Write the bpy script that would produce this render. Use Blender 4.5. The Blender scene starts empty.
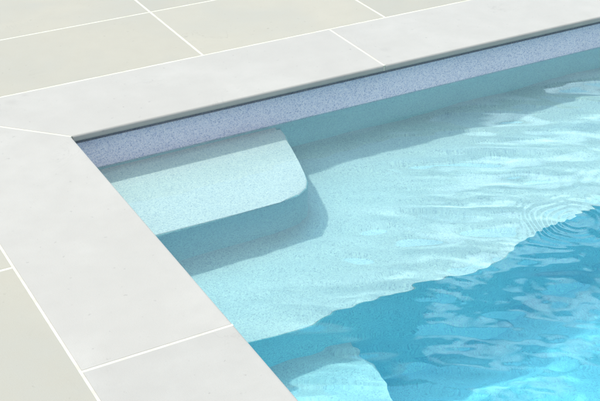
import bpy, bmesh, math, random
import numpy as np
from mathutils import Matrix, Vector, noise
random.seed(7)
scene = bpy.context.scene
COL = scene.collection

# ---------------------------------------------------------------- dimensions (metres)
CW = 0.35            # coping width
WZ = -0.135          # water level below the coping top
REC = 0.03           # coping overhang past the pool wall
PX, PY = 6.6, -4.2   # pool runs x 0..PX, y 0..PY
BENCH_Z = WZ - 0.265
STEP_Z = WZ - 0.035
LOW_Z = WZ - 0.48
FLOOR_Z = WZ - 0.80

# ---------------------------------------------------------------- helpers
def tag(o, label=None, cat=None, group=None, kind=None):
    if label: o['label'] = label
    if cat: o['category'] = cat
    if group: o['group'] = group
    if kind: o['kind'] = kind
    return o

def link(name, bm, mats, parent=None, smooth=False):
    me = bpy.data.meshes.new(name)
    bm.normal_update()
    bm.to_mesh(me); bm.free()
    for m in (mats if isinstance(mats, (list, tuple)) else [mats]):
        me.materials.append(m)
    if smooth:
        for p in me.polygons: p.use_smooth = True
    o = bpy.data.objects.new(name, me)
    COL.objects.link(o)
    if parent: o.parent = parent
    return o

def empty(name, loc=(0, 0, 0)):
    o = bpy.data.objects.new(name, None)
    COL.objects.link(o); o.location = loc
    return o

def add_prism(bm, pts, z0, z1, mat=0):
    """closed prism over polygon pts (counter-clockwise seen from above)"""
    lo = [bm.verts.new((x, y, z0)) for x, y in pts]
    hi = [bm.verts.new((x, y, z1)) for x, y in pts]
    n = len(pts)
    fs = [bm.faces.new(hi), bm.faces.new(lo[::-1])]
    for i in range(n):
        j = (i + 1) % n
        fs.append(bm.faces.new((lo[i], lo[j], hi[j], hi[i])))
    for f in fs: f.material_index = mat
    return hi, lo, fs

def bevel_top(bm, z, w, seg=3, only=None):
    es = [e for e in bm.edges if abs(e.verts[0].co.z - z) < 1e-5 and abs(e.verts[1].co.z - z) < 1e-5
          and (only is None or only(e))]
    bmesh.ops.bevel(bm, geom=es, offset=w, segments=seg, profile=0.5, affect='EDGES')

# ---------------------------------------------------------------- materials
def new_mat(name):
    m = bpy.data.materials.new(name); m.use_nodes = True
    nt = m.node_tree; b = nt.nodes['Principled BSDF']
    return m, nt, b

def nd(nt, t, **kw):
    n = nt.nodes.new(t)
    for k, v in kw.items():
        if k in n.inputs.keys(): n.inputs[k].default_value = v
        else: setattr(n, k, v)
    return n

def ramp(nt, fac, stops):
    r = nt.nodes.new('ShaderNodeValToRGB')
    e = r.color_ramp.elements
    while len(e) < len(stops): e.new(0.5)
    for el, (p, c) in zip(e, stops):
        el.position = p; el.color = (*c, 1) if len(c) == 3 else c
    nt.links.new(fac, r.inputs[0])
    return r.outputs[0]

def mixc(nt, fac, a, b, mode='MIX'):
    m = nt.nodes.new('ShaderNodeMix'); m.data_type = 'RGBA'; m.blend_type = mode
    for s, v in ((m.inputs[0], fac), (m.inputs[6], a), (m.inputs[7], b)):
        if hasattr(v, 'is_linked'): nt.links.new(v, s)
        elif isinstance(v, tuple): s.default_value = (*v, 1) if len(v) == 3 else v
        else: s.default_value = v
    return m.outputs[2]

def coords(nt):
    g = nt.nodes.new('ShaderNodeNewGeometry')
    return g.outputs['Position']

def noise_tex(nt, vec, scale, detail=4, rough=0.55, dist=0.0):
    n = nt.nodes.new('ShaderNodeTexNoise')
    n.inputs['Scale'].default_value = scale; n.inputs['Detail'].default_value = detail
    n.inputs['Roughness'].default_value = rough; n.inputs['Distortion'].default_value = dist
    nt.links.new(vec, n.inputs['Vector'])
    return n.outputs['Fac']

def bump(nt, b, h, strength, dist):
    n = nt.nodes.new('ShaderNodeBump')
    n.inputs['Strength'].default_value = strength; n.inputs['Distance'].default_value = dist
    nt.links.new(h, n.inputs['Height']); nt.links.new(n.outputs[0], b.inputs['Normal'])

def per_object(nt):
    n = nt.nodes.new('ShaderNodeObjectInfo')
    return n.outputs['Random']

def stone_mat(name, base, tint, vein, rough, marks=()):
    m, nt, b = new_mat(name)
    p = coords(nt)
    big = noise_tex(nt, p, 2.6, 3, 0.5, 0.6)
    mid = noise_tex(nt, p, 14, 5, 0.6)
    fine = noise_tex(nt, p, 420, 2, 0.6)
    c = mixc(nt, ramp(nt, big, [(0.40, (0, 0, 0)), (0.62, (1, 1, 1))]), base, tint)
    c = mixc(nt, ramp(nt, mid, [(0.35, (0.0,) * 3), (0.75, (0.6,) * 3)]), c, tuple(x * 0.935 for x in base))
    r = per_object(nt)
    c = mixc(nt, 1.0, c, ramp(nt, r, [(0, (0.94, 0.945, 0.95)), (1, (1.0, 1.0, 1.0))]), 'MULTIPLY')
    # faint smudges / thin veins : real wear of the stone
    sm = noise_tex(nt, p, 5.5, 8, 0.62, 1.6)
    v = ramp(nt, sm, [(0.488, (0, 0, 0)), (0.5, (1, 1, 1)), (0.512, (0, 0, 0))])
    gate = ramp(nt, noise_tex(nt, p, 3.1, 2), [(0.55, (0, 0, 0)), (0.72, (0.6,) * 3)])
    g2 = mixc(nt, 1.0, v, gate, 'MULTIPLY')
    c = mixc(nt, g2, c, vein)
    # scattered small pits
    pit = noise_tex(nt, p, 58, 2, 0.5)
    c = mixc(nt, ramp(nt, pit, [(0.70, (0, 0, 0)), (0.74, (0.5,) * 3)]), c, vein)
    c = mixc(nt, ramp(nt, fine, [(0.42, (0.0,) * 3), (0.75, (0.22,) * 3)]), c, tuple(x * 0.7 for x in base))
    for (mx_, my_, mr_) in marks:
        dn = nt.nodes.new('ShaderNodeVectorMath'); dn.operation = 'DISTANCE'
        nt.links.new(p, dn.inputs[0]); dn.inputs[1].default_value = (mx_, my_, 0)
        ad = nt.nodes.new('ShaderNodeMath'); ad.operation = 'MULTIPLY_ADD'
        nt.links.new(noise_tex(nt, p, 34, 5, 0.7, 1.0), ad.inputs[0]); ad.inputs[1].default_value = mr_ * 1.6
        nt.links.new(dn.outputs['Value'], ad.inputs[2])
        c = mixc(nt, ramp(nt, ad.outputs[0], [(mr_ * 0.95, (0.42,) * 3), (mr_ * 1.7, (0, 0, 0))]), c, tuple(x * 0.8 for x in base))
    nt.links.new(c, b.inputs['Base Color'])
    b.inputs['Roughness'].default_value = rough
    b.inputs['Specular IOR Level'].default_value = 0.35
    bump(nt, b, fine, 0.25, 0.001)
    return m

M_COPING = stone_mat('coping_stone', (0.410, 0.364, 0.328), (0.440, 0.393, 0.356), (0.28, 0.25, 0.225), 0.62,
                     marks=((1.12, 0.11, 0.03), (1.10, 0.055, 0.012), (-0.08, 0.30, 0.03), (-0.14, 0.26, 0.02), (-0.03, 0.33, 0.012)))
M_PAVER = stone_mat('patio_stone', (0.402, 0.350, 0.284), (0.374, 0.334, 0.282), (0.28, 0.25, 0.205), 0.6)

def grout_mat():
    m, nt, b = new_mat('white_grout')
    p = coords(nt)
    n = noise_tex(nt, p, 30, 4)
    c = ramp(nt, n, [(0.3, (0.50, 0.46, 0.37)), (0.7, (0.60, 0.56, 0.47))])
    nt.links.new(c, b.inputs['Base Color']); b.inputs['Roughness'].default_value = 0.9
    bump(nt, b, noise_tex(nt, p, 350, 2), 0.4, 0.001)
    return m
M_GROUT = grout_mat()

def pebble_mat(name='pebble_finish', tone=(1, 1, 1), dark=0.35):
    m, nt, b = new_mat(name)
    p = coords(nt)
    v = nt.nodes.new('ShaderNodeTexVoronoi'); v.inputs['Scale'].default_value = 370
    nt.links.new(p, v.inputs['Vector'])
    sep = nt.nodes.new('ShaderNodeSeparateColor'); nt.links.new(v.outputs['Color'], sep.inputs[0])
    c = ramp(nt, sep.outputs[0], [(0.0, (0.44, 0.48, 0.63) if name == 'pebble_finish' else (0.60, 0.64, 0.74)), (0.2, (0.68, 0.71, 0.815) if name == 'pebble_finish' else (0.76, 0.785, 0.86)), (0.5, (0.82, 0.835, 0.90)),
                                  (0.8, (0.87, 0.88, 0.92)), (1.0, (0.95, 0.95, 0.96))])
    v2 = nt.nodes.new('ShaderNodeTexVoronoi'); v2.inputs['Scale'].default_value = 150
    nt.links.new(p, v2.inputs['Vector'])
    s2 = nt.nodes.new('ShaderNodeSeparateColor'); nt.links.new(v2.outputs['Color'], s2.inputs[0])
    # a few darker stones
    near = ramp(nt, v2.outputs['Distance'], [(0.22, (1, 1, 1)), (0.34, (0, 0, 0))])
    pick = ramp(nt, s2.outputs[1], [(0.80, (0, 0, 0)), (0.86, (dark,) * 3)])
    c = mixc(nt, mixc(nt, 1.0, near, pick, 'MULTIPLY'), c, (0.30, 0.36, 0.50))
    big = noise_tex(nt, p, 4.5, 4)
    c = mixc(nt, 1.0, c, ramp(nt, big, [(0.3, (0.93, 0.94, 0.95)), (0.7, (1, 1, 1))]), 'MULTIPLY')
    c = mixc(nt, 1.0, c, tone, 'MULTIPLY')
    nt.links.new(c, b.inputs['Base Color'])
    b.inputs['Roughness'].default_value = 0.8
    b.inputs['Specular IOR Level'].default_value = 0.2
    bump(nt, b, v.outputs['Distance'], 0.5, 0.0012)
    return m
M_PEBBLE = pebble_mat('pebble_finish', (0.99, 0.90, 0.91))
M_WALL = pebble_mat('wall_water_tint', (0.86, 0.98, 0.96), 0.3)  # teal of shaded water painted into the submerged wall
M_STEP = pebble_mat('step_shallow_tint', (1.25, 0.955, 0.93))  # paler tone paints in how little water covers this step
M_LEDGE = pebble_mat('ledge_depth_tint', (0.91, 0.85, 0.845))  # water colour at ledge depth put into the finish
M_RISER = pebble_mat('riser_depth_tint', (0.54, 1.03, 1.08), 0.12)  # teal of deep, shaded water painted onto the bench front
M_SHADE = pebble_mat('step_side_shade_tint', (0.86, 0.94, 0.93))  # underwater shade put into the colour of the step sides
M_LOW = pebble_mat('low_step_depth_tint', (0.72, 0.87, 0.90), 0.15)  # deeper water's colour and shade painted into the lower step
M_DEEP = pebble_mat('floor_depth_tint', (0.35, 0.84, 0.97), 0.1)  # blue of deep water painted into the floor in place of absorption

def simple(name, col, rough=0.9):
    m, nt, b = new_mat(name)
    p = coords(nt)
    c = ramp(nt, noise_tex(nt, p, 6, 6), [(0.3, tuple(x * 0.8 for x in col)), (0.7, col)])
    nt.links.new(c, b.inputs['Base Color']); b.inputs['Roughness'].default_value = rough
    return m
M_MORTAR = simple('mortar', (0.42, 0.47, 0.48))
M_GRASS = simple('grass', (0.06, 0.10, 0.03))

def water_mat():
    m = bpy.data.materials.new('pool_water'); m.use_nodes = True
    nt = m.node_tree; nt.nodes.clear()
    out = nt.nodes.new('ShaderNodeOutputMaterial')
    g = nt.nodes.new('ShaderNodeBsdfRefraction')
    g.inputs['Color'].default_value = (0.755, 0.985, 0.965, 1)
    g.inputs['Roughness'].default_value = 0.0
    g.inputs['IOR'].default_value = 1.333
    r = nt.nodes.new('ShaderNodeBsdfGlossy')
    r.inputs['Color'].default_value = (1, 1, 1, 1)
    r.inputs['Roughness'].default_value = 0.0
    fr = nt.nodes.new('ShaderNodeFresnel'); fr.inputs['IOR'].default_value = 1.333
    mx = nt.nodes.new('ShaderNodeMixShader')
    nt.links.new(fr.outputs[0], mx.inputs[0]); nt.links.new(g.outputs[0], mx.inputs[1]); nt.links.new(r.outputs[0], mx.inputs[2])
    nt.links.new(mx.outputs[0], out.inputs['Surface'])
    return m
M_WATER = water_mat()

# ---------------------------------------------------------------- patio
G_R = 0.008   # grout width
patio = empty('patio'); tag(patio, kind='structure')
X0, X1, Y0, Y1 = -3.6, PX + 1.5, PY - 1.6, 2.6
def rect_minus(pts): return pts
def add_slab(bm, x0, x1, y0, y1, z0=-0.03, z1=0.0, bev=0.0012):
    start = len(bm.verts)
    add_prism(bm, [(x0, y0), (x1, y0), (x1, y1), (x0, y1)], z0, z1)
# grout bed : four sheets round the coping
bm = bmesh.new()
h = -0.0007
ox0, ox1, oy0, oy1 = -CW, PX + CW, PY - CW, CW
for (a, b_, c, d) in ((X0, X1, oy1, Y1), (X0, X1, Y0, oy0), (X0, ox0, oy0, oy1), (ox1, X1, oy0, oy1)):
    vs = [bm.verts.new(v) for v in ((a, c, h), (b_, c, h), (b_, d, h), (a, d, h))]
    bm.faces.new(vs)
link('grout', bm, M_GROUT, patio)

rest = bmesh.new(); nrest = 0
def place_paver(x0, x1, y0, y1):
    """clip to patio; individually when the photo could show it"""
    global nrest
    x0, x1, y0, y1 = max(x0, X0), min(x1, X1), max(y0, Y0), min(y1, Y1)
    if x1 - x0 < 0.03 or y1 - y0 < 0.03: return
    near = (x0 < 2.4 and y1 > 0 and y0 < 1.3 and x1 > -1.1) or (x1 < 0 and x0 > -1.1 and y1 > -1.5 and y0 < 0.4)
    if near:
        bm = bmesh.new(); add_slab(bm, x0, x1, y0, y1)
        bevel_top(bm, 0.0, 0.0012, 2)
        link('paving_slab', bm, M_PAVER, patio)
    else:
        add_slab(rest, x0, x1, y0, y1); nrest += 1
g = G_R / 2
ROW, LEN = 0.445, 0.702
# behind the pool, full length
nx0 = int((X0 - 0.576) / LEN) - 2
for r in range(6):
    y0 = CW + r * ROW
    for k in range(nx0, 16):
        x0 = 0.576 + k * LEN
        place_paver(x0 + g, x0 + LEN - g, y0 + (2 * g if r == 0 else g), y0 + ROW - g)
# left of the pool (slabs turned, joints 0.702 apart)
for c in range(8):
    x1 = -CW - c * ROW
    lx, rx = x1 - ROW + g, x1 - (1.6 * g if c == 0 else g)
    place_paver(lx, rx, -0.585 + g, min(-0.585 + LEN, CW) - g)
    place_paver(lx, rx, -0.585 + LEN + g, CW - g)
    for r in range(8):
        y1 = -0.585 - r * LEN
        place_paver(lx, rx, y1 - LEN + g, y1 - g)
# right and front
for k in range(3):
    x0 = PX + CW + k * LEN
    for r in range(0, 14):
        y1 = CW - r * ROW
        place_paver(x0 + g, x0 + LEN - g, y1 - ROW + g, y1 - g)
for k in range(0, 11):
    x0 = -CW + k * LEN
    for r in range(0, 3):
        y1 = PY - CW - r * ROW
        place_paver(x0 + g, min(x0 + LEN, PX + CW) - g, y1 - ROW + g, y1 - g)
o = link('paving_slab', rest, M_PAVER, patio); o['kind'] = 'stuff'

# ground sheet round the patio to the horizon
bm = bmesh.new(); B = 400.0; zg = -0.05
for (a, b_, c, d) in ((-B, B, Y1, B), (-B, B, -B, Y0), (-B, X0, Y0, Y1), (X1, B, Y0, Y1)):
    bm.faces.new([bm.verts.new(v) for v in ((a, c, zg), (b_, c, zg), (b_, d, zg), (a, d, zg))])
tag(link('ground', bm, M_GRASS), kind='structure')

# ---------------------------------------------------------------- coping
coping = empty('pool_coping')
tag(coping, 'pale stone coping with rounded edge around the pool corner', 'pool coping')
NT = 0.022  # nosing thickness

def coping_slab(axis, pts, inner):
    """pts: polygon ccw; inner(e) tells the edges that overhang the water"""
    bm = bmesh.new()
    add_prism(bm, pts, -NT, 0.0)
    es = [e for e in bm.edges if abs(e.verts[0].co.z - e.verts[1].co.z) < 1e-6 and inner(e.verts[0].co) and inner(e.verts[1].co)]
    bmesh.ops.bevel(bm, geom=es, offset=0.007, segments=4, profile=0.5, affect='EDGES')
    es = [e for e in bm.edges if abs(e.verts[0].co.z) < 1e-6 and abs(e.verts[1].co.z) < 1e-6
          and len(e.link_faces) == 2 and e.calc_face_angle(0) > 1.0]
    bmesh.ops.bevel(bm, geom=es, offset=0.001, segments=1, affect='EDGES')
    return link('coping_slab', bm, M_COPING, coping)
gj = 0.0035
s2 = gj * math.sqrt(2)
LR = 1.051
# rear run
xs = [0.0, LR] + [LR * k for k in range(2, 6)] + [PX]
for i in range(len(xs) - 1):
    a, b_ = xs[i], xs[i + 1]
    if i == 0:   # mitred
        pts = [(s2, 0), (b_ - gj, 0), (b_ - gj, CW), (-CW + s2, CW)]
    elif i == len(xs) - 2:
        pts = [(a + gj, 0), (PX - s2, 0), (PX + CW - s2, CW), (a + gj, CW)]
    else:
        pts = [(a + gj, 0), (b_ - gj, 0), (b_ - gj, CW), (a + gj, CW)]
    coping_slab('x', pts, lambda c: abs(c.y) < 1e-5)
# left run
ys = [0.0, -1.041, -2.08, -3.12, PY]
for i in range(len(ys) - 1):
    a, b_ = ys[i], ys[i + 1]
    if i == 0:
        pts = [(0, -s2), (-CW, CW - s2), (-CW, b_ + gj), (0, b_ + gj)]
    elif i == len(ys) - 2:
        pts = [(0, a - gj), (-CW, a - gj), (-CW, PY - CW + s2), (0, PY + s2)]
    else:
        pts = [(0, a - gj), (-CW, a - gj), (-CW, b_ + gj), (0, b_ + gj)]
    coping_slab('y', pts, lambda c: abs(c.x) < 1e-5)
# right run
for i in range(len(ys) - 1):
    a, b_ = ys[i], ys[i + 1]
    p0 = [(PX, a - gj), (PX, b_ + gj), (PX + CW, b_ + gj), (PX + CW, a - gj)]
    if i == 0: p0 = [(PX, -s2), (PX, b_ + gj), (PX + CW, b_ + gj), (PX + CW, CW - s2)]
    elif i == len(ys) - 2: p0 = [(PX, a - gj), (PX, PY + s2), (PX + CW, PY - CW + s2), (PX + CW, a - gj)]
    coping_slab('y', p0, lambda c: abs(c.x - PX) < 1e-5)
for i in range(len(xs) - 1):
    a, b_ = xs[i], xs[i + 1]
    pts = [(a + gj, PY - CW), (b_ - gj, PY - CW), (b_ - gj, PY), (a + gj, PY)]
    if i == 0: pts = [(-CW + s2, PY - CW), (b_ - gj, PY - CW), (b_ - gj, PY), (s2, PY)]
    elif i == len(xs) - 2: pts = [(a + gj, PY - CW), (PX + CW - s2, PY - CW), (PX - s2, PY), (a + gj, PY)]
    coping_slab('x', pts, lambda c: abs(c.y - PY) < 1e-5)

# grout in the coping joints (one ring under/between the slabs, stopping 1 mm short of their faces)
def grout_bar(p, q, w, z0, z1):
    bm = bmesh.new()
    p, q = Vector((*p, 0)), Vector((*q, 0)); d = (q - p).normalized(); n = Vector((-d.y, d.x, 0)) * w
    add_prism(bm, [tuple((v)[:2]) for v in (p - n, q - n, q + n, p + n)], z0, z1)
    link('joint', bm, M_GROUT, coping)
zt, zb, e_ = -0.0008, -NT + 0.002, 0.0015
for x in xs[1:-1]:
    grout_bar((x, e_), (x, CW - 0.0002), gj + 0.0006, zb, zt)
    grout_bar((x, PY - CW + 0.0002), (x, PY - e_), gj + 0.0006, zb, zt)
for y in ys[1:-1]:
    grout_bar((-CW + 0.0002, y), (-e_, y), gj + 0.0006, zb, zt)
    grout_bar((PX + e_, y), (PX + CW - 0.0002, y), gj + 0.0006, zb, zt)
for (p, q) in (((-CW, CW), (-0.0005, 0.0005)), ((PX + 0.001, 0.001), (PX + CW, CW)),
               ((-0.001, PY - 0.001), (-CW, PY - CW)), ((PX + 0.001, PY - 0.001), (PX + CW, PY - CW))):
    grout_bar(p, q, gj + 0.0006, zb, zt)

# ---------------------------------------------------------------- pool shell
pool = empty('swimming_pool', (0, 0, 0))
tag(pool, 'in-ground swimming pool shell with speckled pale blue pebble finish', 'swimming pool')
def frame_ring(name, inx, depth, z0, z1, mat):
    """vertical-walled ring : inner face at distance inx behind the coping nose"""
    bm = bmesh.new()
    a, b_, c, d = -inx, PX + inx, PY - inx, inx
    A, B_, C_, D = -depth, PX + depth, PY - depth, depth
    inner = [(a, c), (b_, c), (b_, d), (a, d)]
    outer = [(A, C_), (B_, C_), (B_, D), (A, D)]
    def ring(pts, z): return [bm.verts.new((x, y, z)) for x, y in pts]
    i0, i1, o0, o1 = ring(inner, z0), ring(inner, z1), ring(outer, z0), ring(outer, z1)
    for k in range(4):
        j = (k + 1) % 4
        bm.faces.new((i0[j], i0[k], i1[k], i1[j]))
        bm.faces.new((o0[k], o0[j], o1[j], o1[k]))
        bm.faces.new((i1[k], o1[k], o1[j], i1[j]))
        bm.faces.new((i0[k], i0[j], o0[j], o0[k]))
    bmesh.ops.recalc_face_normals(bm, faces=bm.faces)
    return link(name, bm, mat, pool)
frame_ring('mortar_bed', REC + 0.012, 0.30, -0.042, -NT - 0.0002, M_MORTAR)
frame_ring('waterline_band', REC, 0.28, WZ - 0.0065, -0.0423, M_PEBBLE)
frame_ring('wall', REC + 0.0004, 0.28, FLOOR_Z - 0.1, WZ - 0.0067, M_WALL)  # split at the water so the lower wall carries painted water colour
bm = bmesh.new()
add_prism(bm, [(-REC - .002, PY - REC - .002), (PX + REC + .002, PY - REC - .002), (PX + REC + .002, REC + .002), (-REC - .002, REC + .002)],
          FLOOR_Z - 0.08, FLOOR_Z)
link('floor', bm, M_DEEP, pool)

def arc(cx, cy, r, a0, a1, n=8):
    return [(cx + r * math.cos(math.radians(a0 + (a1 - a0) * k / n)), cy + r * math.sin(math.radians(a0 + (a1 - a0) * k / n))) for k in range(n + 1)]

def step(name, pts, z0, z1, rnd, seg=4, mat=None):
    bm = bmesh.new()
    add_prism(bm, pts, z0, z1)
    bevel_top(bm, z1, rnd, seg)
    o = link(name, bm, mat or M_PEBBLE, pool)
    for p in o.data.polygons: p.use_smooth = True
    o.data.set_sharp_from_angle(angle=math.radians(35)) if hasattr(o.data, 'set_sharp_from_angle') else None
    return o
def cove(bm, path, r, z, n=8):
    P = [Vector((*p, 0)) for p in path]; rows = []
    for i, p in enumerate(P):
        a = P[max(i - 1, 0)]; b = P[min(i + 1, len(P) - 1)]
        t = (b - a).normalized(); nn = Vector((-t.y, t.x, 0))
        row = []
        for k in range(n + 1):
            th = math.radians(90 * k / n)
            v = p + nn * (r - r * math.cos(th) + (0.0 if k else -0.002)) + Vector((0, 0, z + r - r * math.sin(th) - (0.002 if k == n else 0)))
            row.append(bm.verts.new(v))
        rows.append(row)
    for a, b in zip(rows, rows[1:]):
        for k in range(n):
            f = bm.faces.new((a[k], a[k + 1], b[k + 1], b[k])); f.smooth = True
def cove_part(path, r, z, mat):
    bm = bmesh.new(); cove(bm, path, r, z)
    o = link('cove', bm, mat, pool)
    for p in o.data.polygons: p.use_smooth = True
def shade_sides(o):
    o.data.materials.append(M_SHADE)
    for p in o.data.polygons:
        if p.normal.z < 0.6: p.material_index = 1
W_ = -REC - 0.001; R_ = REC + 0.001
# top step (small, in the corner)
pts = [(W_, R_), (W_, -0.385), (0.47, -0.382)] + [(0.535, -0.372), (0.575, -0.345), (0.598, -0.31), (0.612, -0.26), (0.632, -0.19), (0.655, -0.10), (0.68, -0.03), (0.69, R_)]
top_step = step('step', pts, FLOOR_Z - 0.01, STEP_Z, 0.012, mat=M_STEP)
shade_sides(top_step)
top_step['label'] = 'whitish top step just under the water'
pts = [(W_ - .001, R_ + .001), (W_ - .001, -0.775), (0.90, -0.775), (0.98, -0.765), (1.06, -0.73), (1.15, -0.70), (1.3, -0.685), (PX + REC + .002, -0.685), (PX + REC + .002, R_ + .001)]
bench = step('bench', pts, FLOOR_Z - 0.012, BENCH_Z, 0.006, mat=M_LEDGE)
bench.data.materials.append(M_RISER)  # bench front faces take the painted deep-water teal
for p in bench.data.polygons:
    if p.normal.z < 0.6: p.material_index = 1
bench['label'] = 'long pale aqua ledge under the water'
pts = [(W_ - .002, -0.70), (W_ - .002, -1.16), (0.38, -1.155), (0.43, -1.13), (0.455, -1.05), (0.485, -0.92), (0.505, -0.86), (0.49, -0.80), (0.47, -0.70)]
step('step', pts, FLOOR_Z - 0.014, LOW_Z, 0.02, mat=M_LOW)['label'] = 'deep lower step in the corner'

# hollow fillets where walls and risers meet the treads (path runs with the water on its left)
cove_part([(PX + REC, REC), (0.69, REC)], 0.07, BENCH_Z, M_LEDGE)
s1 = [(-REC, -0.385), (0.47, -0.382), (0.535, -0.372), (0.575, -0.345), (0.598, -0.31), (0.612, -0.26), (0.632, -0.19), (0.655, -0.10), (0.68, -0.03), (0.69, REC)]
cove_part(s1[::-1], 0.05, BENCH_Z, M_LEDGE)
cove_part([(0.67, REC), (-REC, REC)], 0.018, STEP_Z, M_STEP)
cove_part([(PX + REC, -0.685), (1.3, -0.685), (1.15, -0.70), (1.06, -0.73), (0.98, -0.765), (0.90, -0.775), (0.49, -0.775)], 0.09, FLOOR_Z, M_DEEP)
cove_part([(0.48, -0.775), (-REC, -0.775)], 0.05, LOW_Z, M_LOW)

# ---------------------------------------------------------------- water
def build_water():
    fx = np.concatenate([np.arange(-REC - 0.002, 2.5, 0.0045), np.arange(2.5, PX + REC, 0.05), [PX + REC + 0.002]])
    fy = np.concatenate([[PY - REC - 0.002], np.arange(PY, -1.45, 0.05), np.arange(-1.45, REC, 0.0045), [REC + 0.002]])
    nx, ny = len(fx), len(fy)
    X, Y = np.meshgrid(fx, fy)
    def sst(a, b, x):
        t = np.clip((x - a) / (b - a), 0, 1); return t * t * (3 - 2 * t)
    # agitation grows to the right and towards the deep side, calm in the corner
    u = X * 0.6 + (-Y) * 0.8
    ag = 0.42 + 0.58 * sst(0.50, 0.98, u)
    edge = sst(0.0, 0.25, -Y + REC) * 0.8 + 0.2
    ag = ag * edge
    Z = np.zeros_like(X)
    flat = np.zeros(X.size)
    hf = (1 - 0.35 * sst(0.80, 1.0, -Y)) * (0.55 + 0.45 * sst(0.3, 0.6, -Y))
    hr = hf.ravel()
    dr = (sst(0.78, 0.95, -Y) * sst(0.15, 0.6, X)).ravel()
    xr, yr, ar = X.ravel(), Y.ravel(), ag.ravel()
    ca, sa = math.cos(math.radians(-29)), math.sin(math.radians(-29))
    for i in range(X.size):
        x, y = xr[i], yr[i]; g_ = ar[i]
        u_, v_ = x * ca + y * sa, -x * sa + y * ca        # crests drift across the corner
        k_ = hr[i]
        pm = min(max(0.5 + 1.6 * noise.noise((x * 4.1, y * 6.3, 9.9)), 0.0), 1.0)   # gusts : rough and smooth patches
        v = 0.0060 * noise.noise((u_ * 3.0 + 3, v_ * 4.6, 0.3))
        v += 0.0052 * noise.noise((u_ * 5.0 - 7, v_ * 9.5 + 2, 4.1)) * (0.3 + 0.7 * g_)
        v += 0.0027 * noise.noise((u_ * 9 + 5, v_ * 21.0 + 9, 8.7)) * g_ * (0.3 + 0.7 * pm)
        v += 0.0006 * noise.noise((u_ * 17 - 3, v_ * 40.0 + 1, 5.7)) * g_ * k_ * pm
        dp_ = dr[i]
        if dp_ > 0.01:
            v += dp_ * (0.0011 * noise.noise((u_ * 17 + 8, v_ * 26.0, 6.6)) + 0.00045 * noise.noise((u_ * 38 + 8, v_ * 52.0, 1.6)))
        flat[i] = v
    Z = flat.reshape(X.shape) * ag
    # ring ripples around a spot where something touched the water
    wob = np.array([noise.noise((x * 9, y * 9, 1.7)) for x, y in zip(xr, yr)]).reshape(X.shape)
    for (cx, cy, A, lam, R0, dirx, diry) in ((1.12, -0.88, 0.0009, 0.024, 0.14, -0.75, 0.65), (1.42, -0.78, 0.0010, 0.040, 0.22, -0.3, -0.9)):
        dx, dy = X - cx, Y - cy
        r = np.hypot(dx * 0.9, dy * 1.08) * (1 + 0.26 * wob)
        side = 0.5 + 0.5 * (dx * dirx + dy * diry) / np.maximum(r, 1e-4)
        Z += A * (0.12 + 0.88 * np.clip(side, 0, 1) ** 2) * (0.75 + 0.8 * wob) * np.cos(2 * math.pi * r / lam) * np.exp(-((r - R0 * 0.7) / (R0 * 0.42)) ** 2)
    Z += 0.0012 * np.exp(-np.clip(REC - Y, 0, None) / 0.005)      # meniscus at the rear wall
    Z += WZ
    verts = np.stack([X.ravel(), Y.ravel(), Z.ravel()], 1)
    idx = np.arange(nx * ny).reshape(ny, nx)
    f = np.stack([idx[:-1, :-1], idx[:-1, 1:], idx[1:, 1:], idx[1:, :-1]], -1).reshape(-1, 4)
    me = bpy.data.meshes.new('water')
    me.vertices.add(len(verts)); me.vertices.foreach_set('co', verts.ravel())
    me.loops.add(f.size); me.loops.foreach_set('vertex_index', f.ravel())
    me.polygons.add(len(f)); me.polygons.foreach_set('loop_start', np.arange(0, f.size, 4))
    me.polygons.foreach_set('loop_total', np.full(len(f), 4))
    me.update(calc_edges=True); me.validate()
    me.polygons.foreach_set('use_smooth', np.ones(len(f), dtype=bool))
    me.materials.append(M_WATER)
    o = bpy.data.objects.new('water', me); COL.objects.link(o)
    tag(o, kind='structure')
    return o
water = build_water()
water.cycles.is_caustics_caster = True
for o in COL.objects:
    if o.parent == pool: o.cycles.is_caustics_receiver = True

# ---------------------------------------------------------------- camera
q = (1225.235, 60.24377, -29.01147, 0.18703, -0.94025449, -3.03516914, 1.57069879)
cam = bpy.data.cameras.new('camera'); co = bpy.data.objects.new('camera', cam); COL.objects.link(co)
cam.sensor_width = 36; cam.lens = q[0] / 600 * 36
cam.clip_start = 0.05; cam.clip_end = 2000
R = Matrix.Rotation(math.radians(q[2]), 4, 'Z') @ Matrix.Rotation(math.radians(q[1]), 4, 'X') @ Matrix.Rotation(math.radians(q[3]), 4, 'Z')
co.matrix_world = Matrix.Translation(q[4:7]) @ R
scene.camera = co

# ---------------------------------------------------------------- light
d = Vector((0.28, -0.32, -1.0)).normalized()
sun = bpy.data.lights.new('sun', 'SUN'); sun.energy = 2.1; sun.angle = math.radians(2.2); sun.color = (1.0, 0.91, 0.79)
so = bpy.data.objects.new('sun', sun); COL.objects.link(so)
so.rotation_euler = d.to_track_quat('-Z', 'Y').to_euler()
so.location = (0, 0, 5)
sun.cycles.is_caustics_light = True

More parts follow.
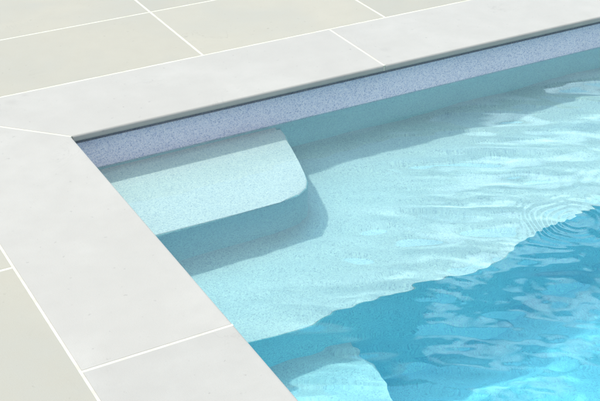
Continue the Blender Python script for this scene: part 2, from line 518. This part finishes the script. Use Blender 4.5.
w = bpy.data.worlds.new('World'); scene.world = w; w.use_nodes = True
nt = w.node_tree; bg = nt.nodes['Background']
sky = nt.nodes.new('ShaderNodeTexSky'); sky.sky_type = 'NISHITA'; sky.sun_disc = False
sky.sun_elevation = math.asin(-d.z); sky.sun_rotation = math.atan2(-d.x, -d.y)
bg.inputs['Strength'].default_value = 0.15
tc = nt.nodes.new('ShaderNodeTexCoord'); dirv = tc.outputs['Generated']
def math_n(op, a, b):
    n = nt.nodes.new('ShaderNodeMath'); n.operation = op
    for i, v in enumerate((a, b)):
        if hasattr(v, 'is_linked'): nt.links.new(v, n.inputs[i])
        else: n.inputs[i].default_value = v
    return n.outputs[0]
sx = nt.nodes.new('ShaderNodeSeparateXYZ'); nt.links.new(dirv, sx.inputs[0])
cn = noise_tex(nt, dirv, 3.2, 7, 0.55, 0.4)
cf = ramp(nt, math_n('ADD', cn, math_n('MULTIPLY', math_n('SUBTRACT', sx.outputs[2], 0.68), 1.4)), [(0.42, (0, 0, 0)), (0.56, (1, 1, 1))])
sk = mixc(nt, cf, sky.outputs[0], (10.6, 11.9, 12.0))
# added bright sky patches, placed so the water mirrors pale blue blotches
def added_sky_patch(az, el, size, k, scale, w_, col, sk):
    az, el = math.radians(az), math.radians(el)
    dp = nt.nodes.new('ShaderNodeVectorMath'); dp.operation = 'DOT_PRODUCT'
    nt.links.new(dirv, dp.inputs[0]); dp.inputs[1].default_value = (math.sin(az) * math.cos(el), math.cos(az) * math.cos(el), math.sin(el))
    n = noise_tex(nt, dirv, scale, 6, 0.55)
    t = math_n('ADD', dp.outputs['Value'], math_n('MULTIPLY', math_n('SUBTRACT', n, 0.5), k))
    c0 = math.cos(math.radians(size))
    return mixc(nt, ramp(nt, t, [(c0 - w_ * 0.3, (0, 0, 0)), (c0 + w_ * 0.7, (1, 1, 1))]), sk, col)
sk = added_sky_patch(52, 52, 16, 0.05, 5, 0.003, (8.0, 19, 26), sk)
sk = added_sky_patch(42.5, 33, 3.6, 0.004, 14, 0.0005, (19, 26, 29), sk)
nt.links.new(sk, bg.inputs['Color'])

# ---------------------------------------------------------------- render
scene.view_settings.view_transform = 'Standard'
scene.view_settings.look = 'None'
scene.view_settings.exposure = 0.30
scene.view_settings.gamma = 1.0
cy = scene.cycles
cy.use_denoising = True
cy.max_bounces = 16; cy.transmission_bounces = 12; cy.diffuse_bounces = 8; cy.glossy_bounces = 6
cy.caustics_refractive = True; cy.caustics_reflective = False
cy.sample_clamp_indirect = 6
cy.blur_glossy = 0.0
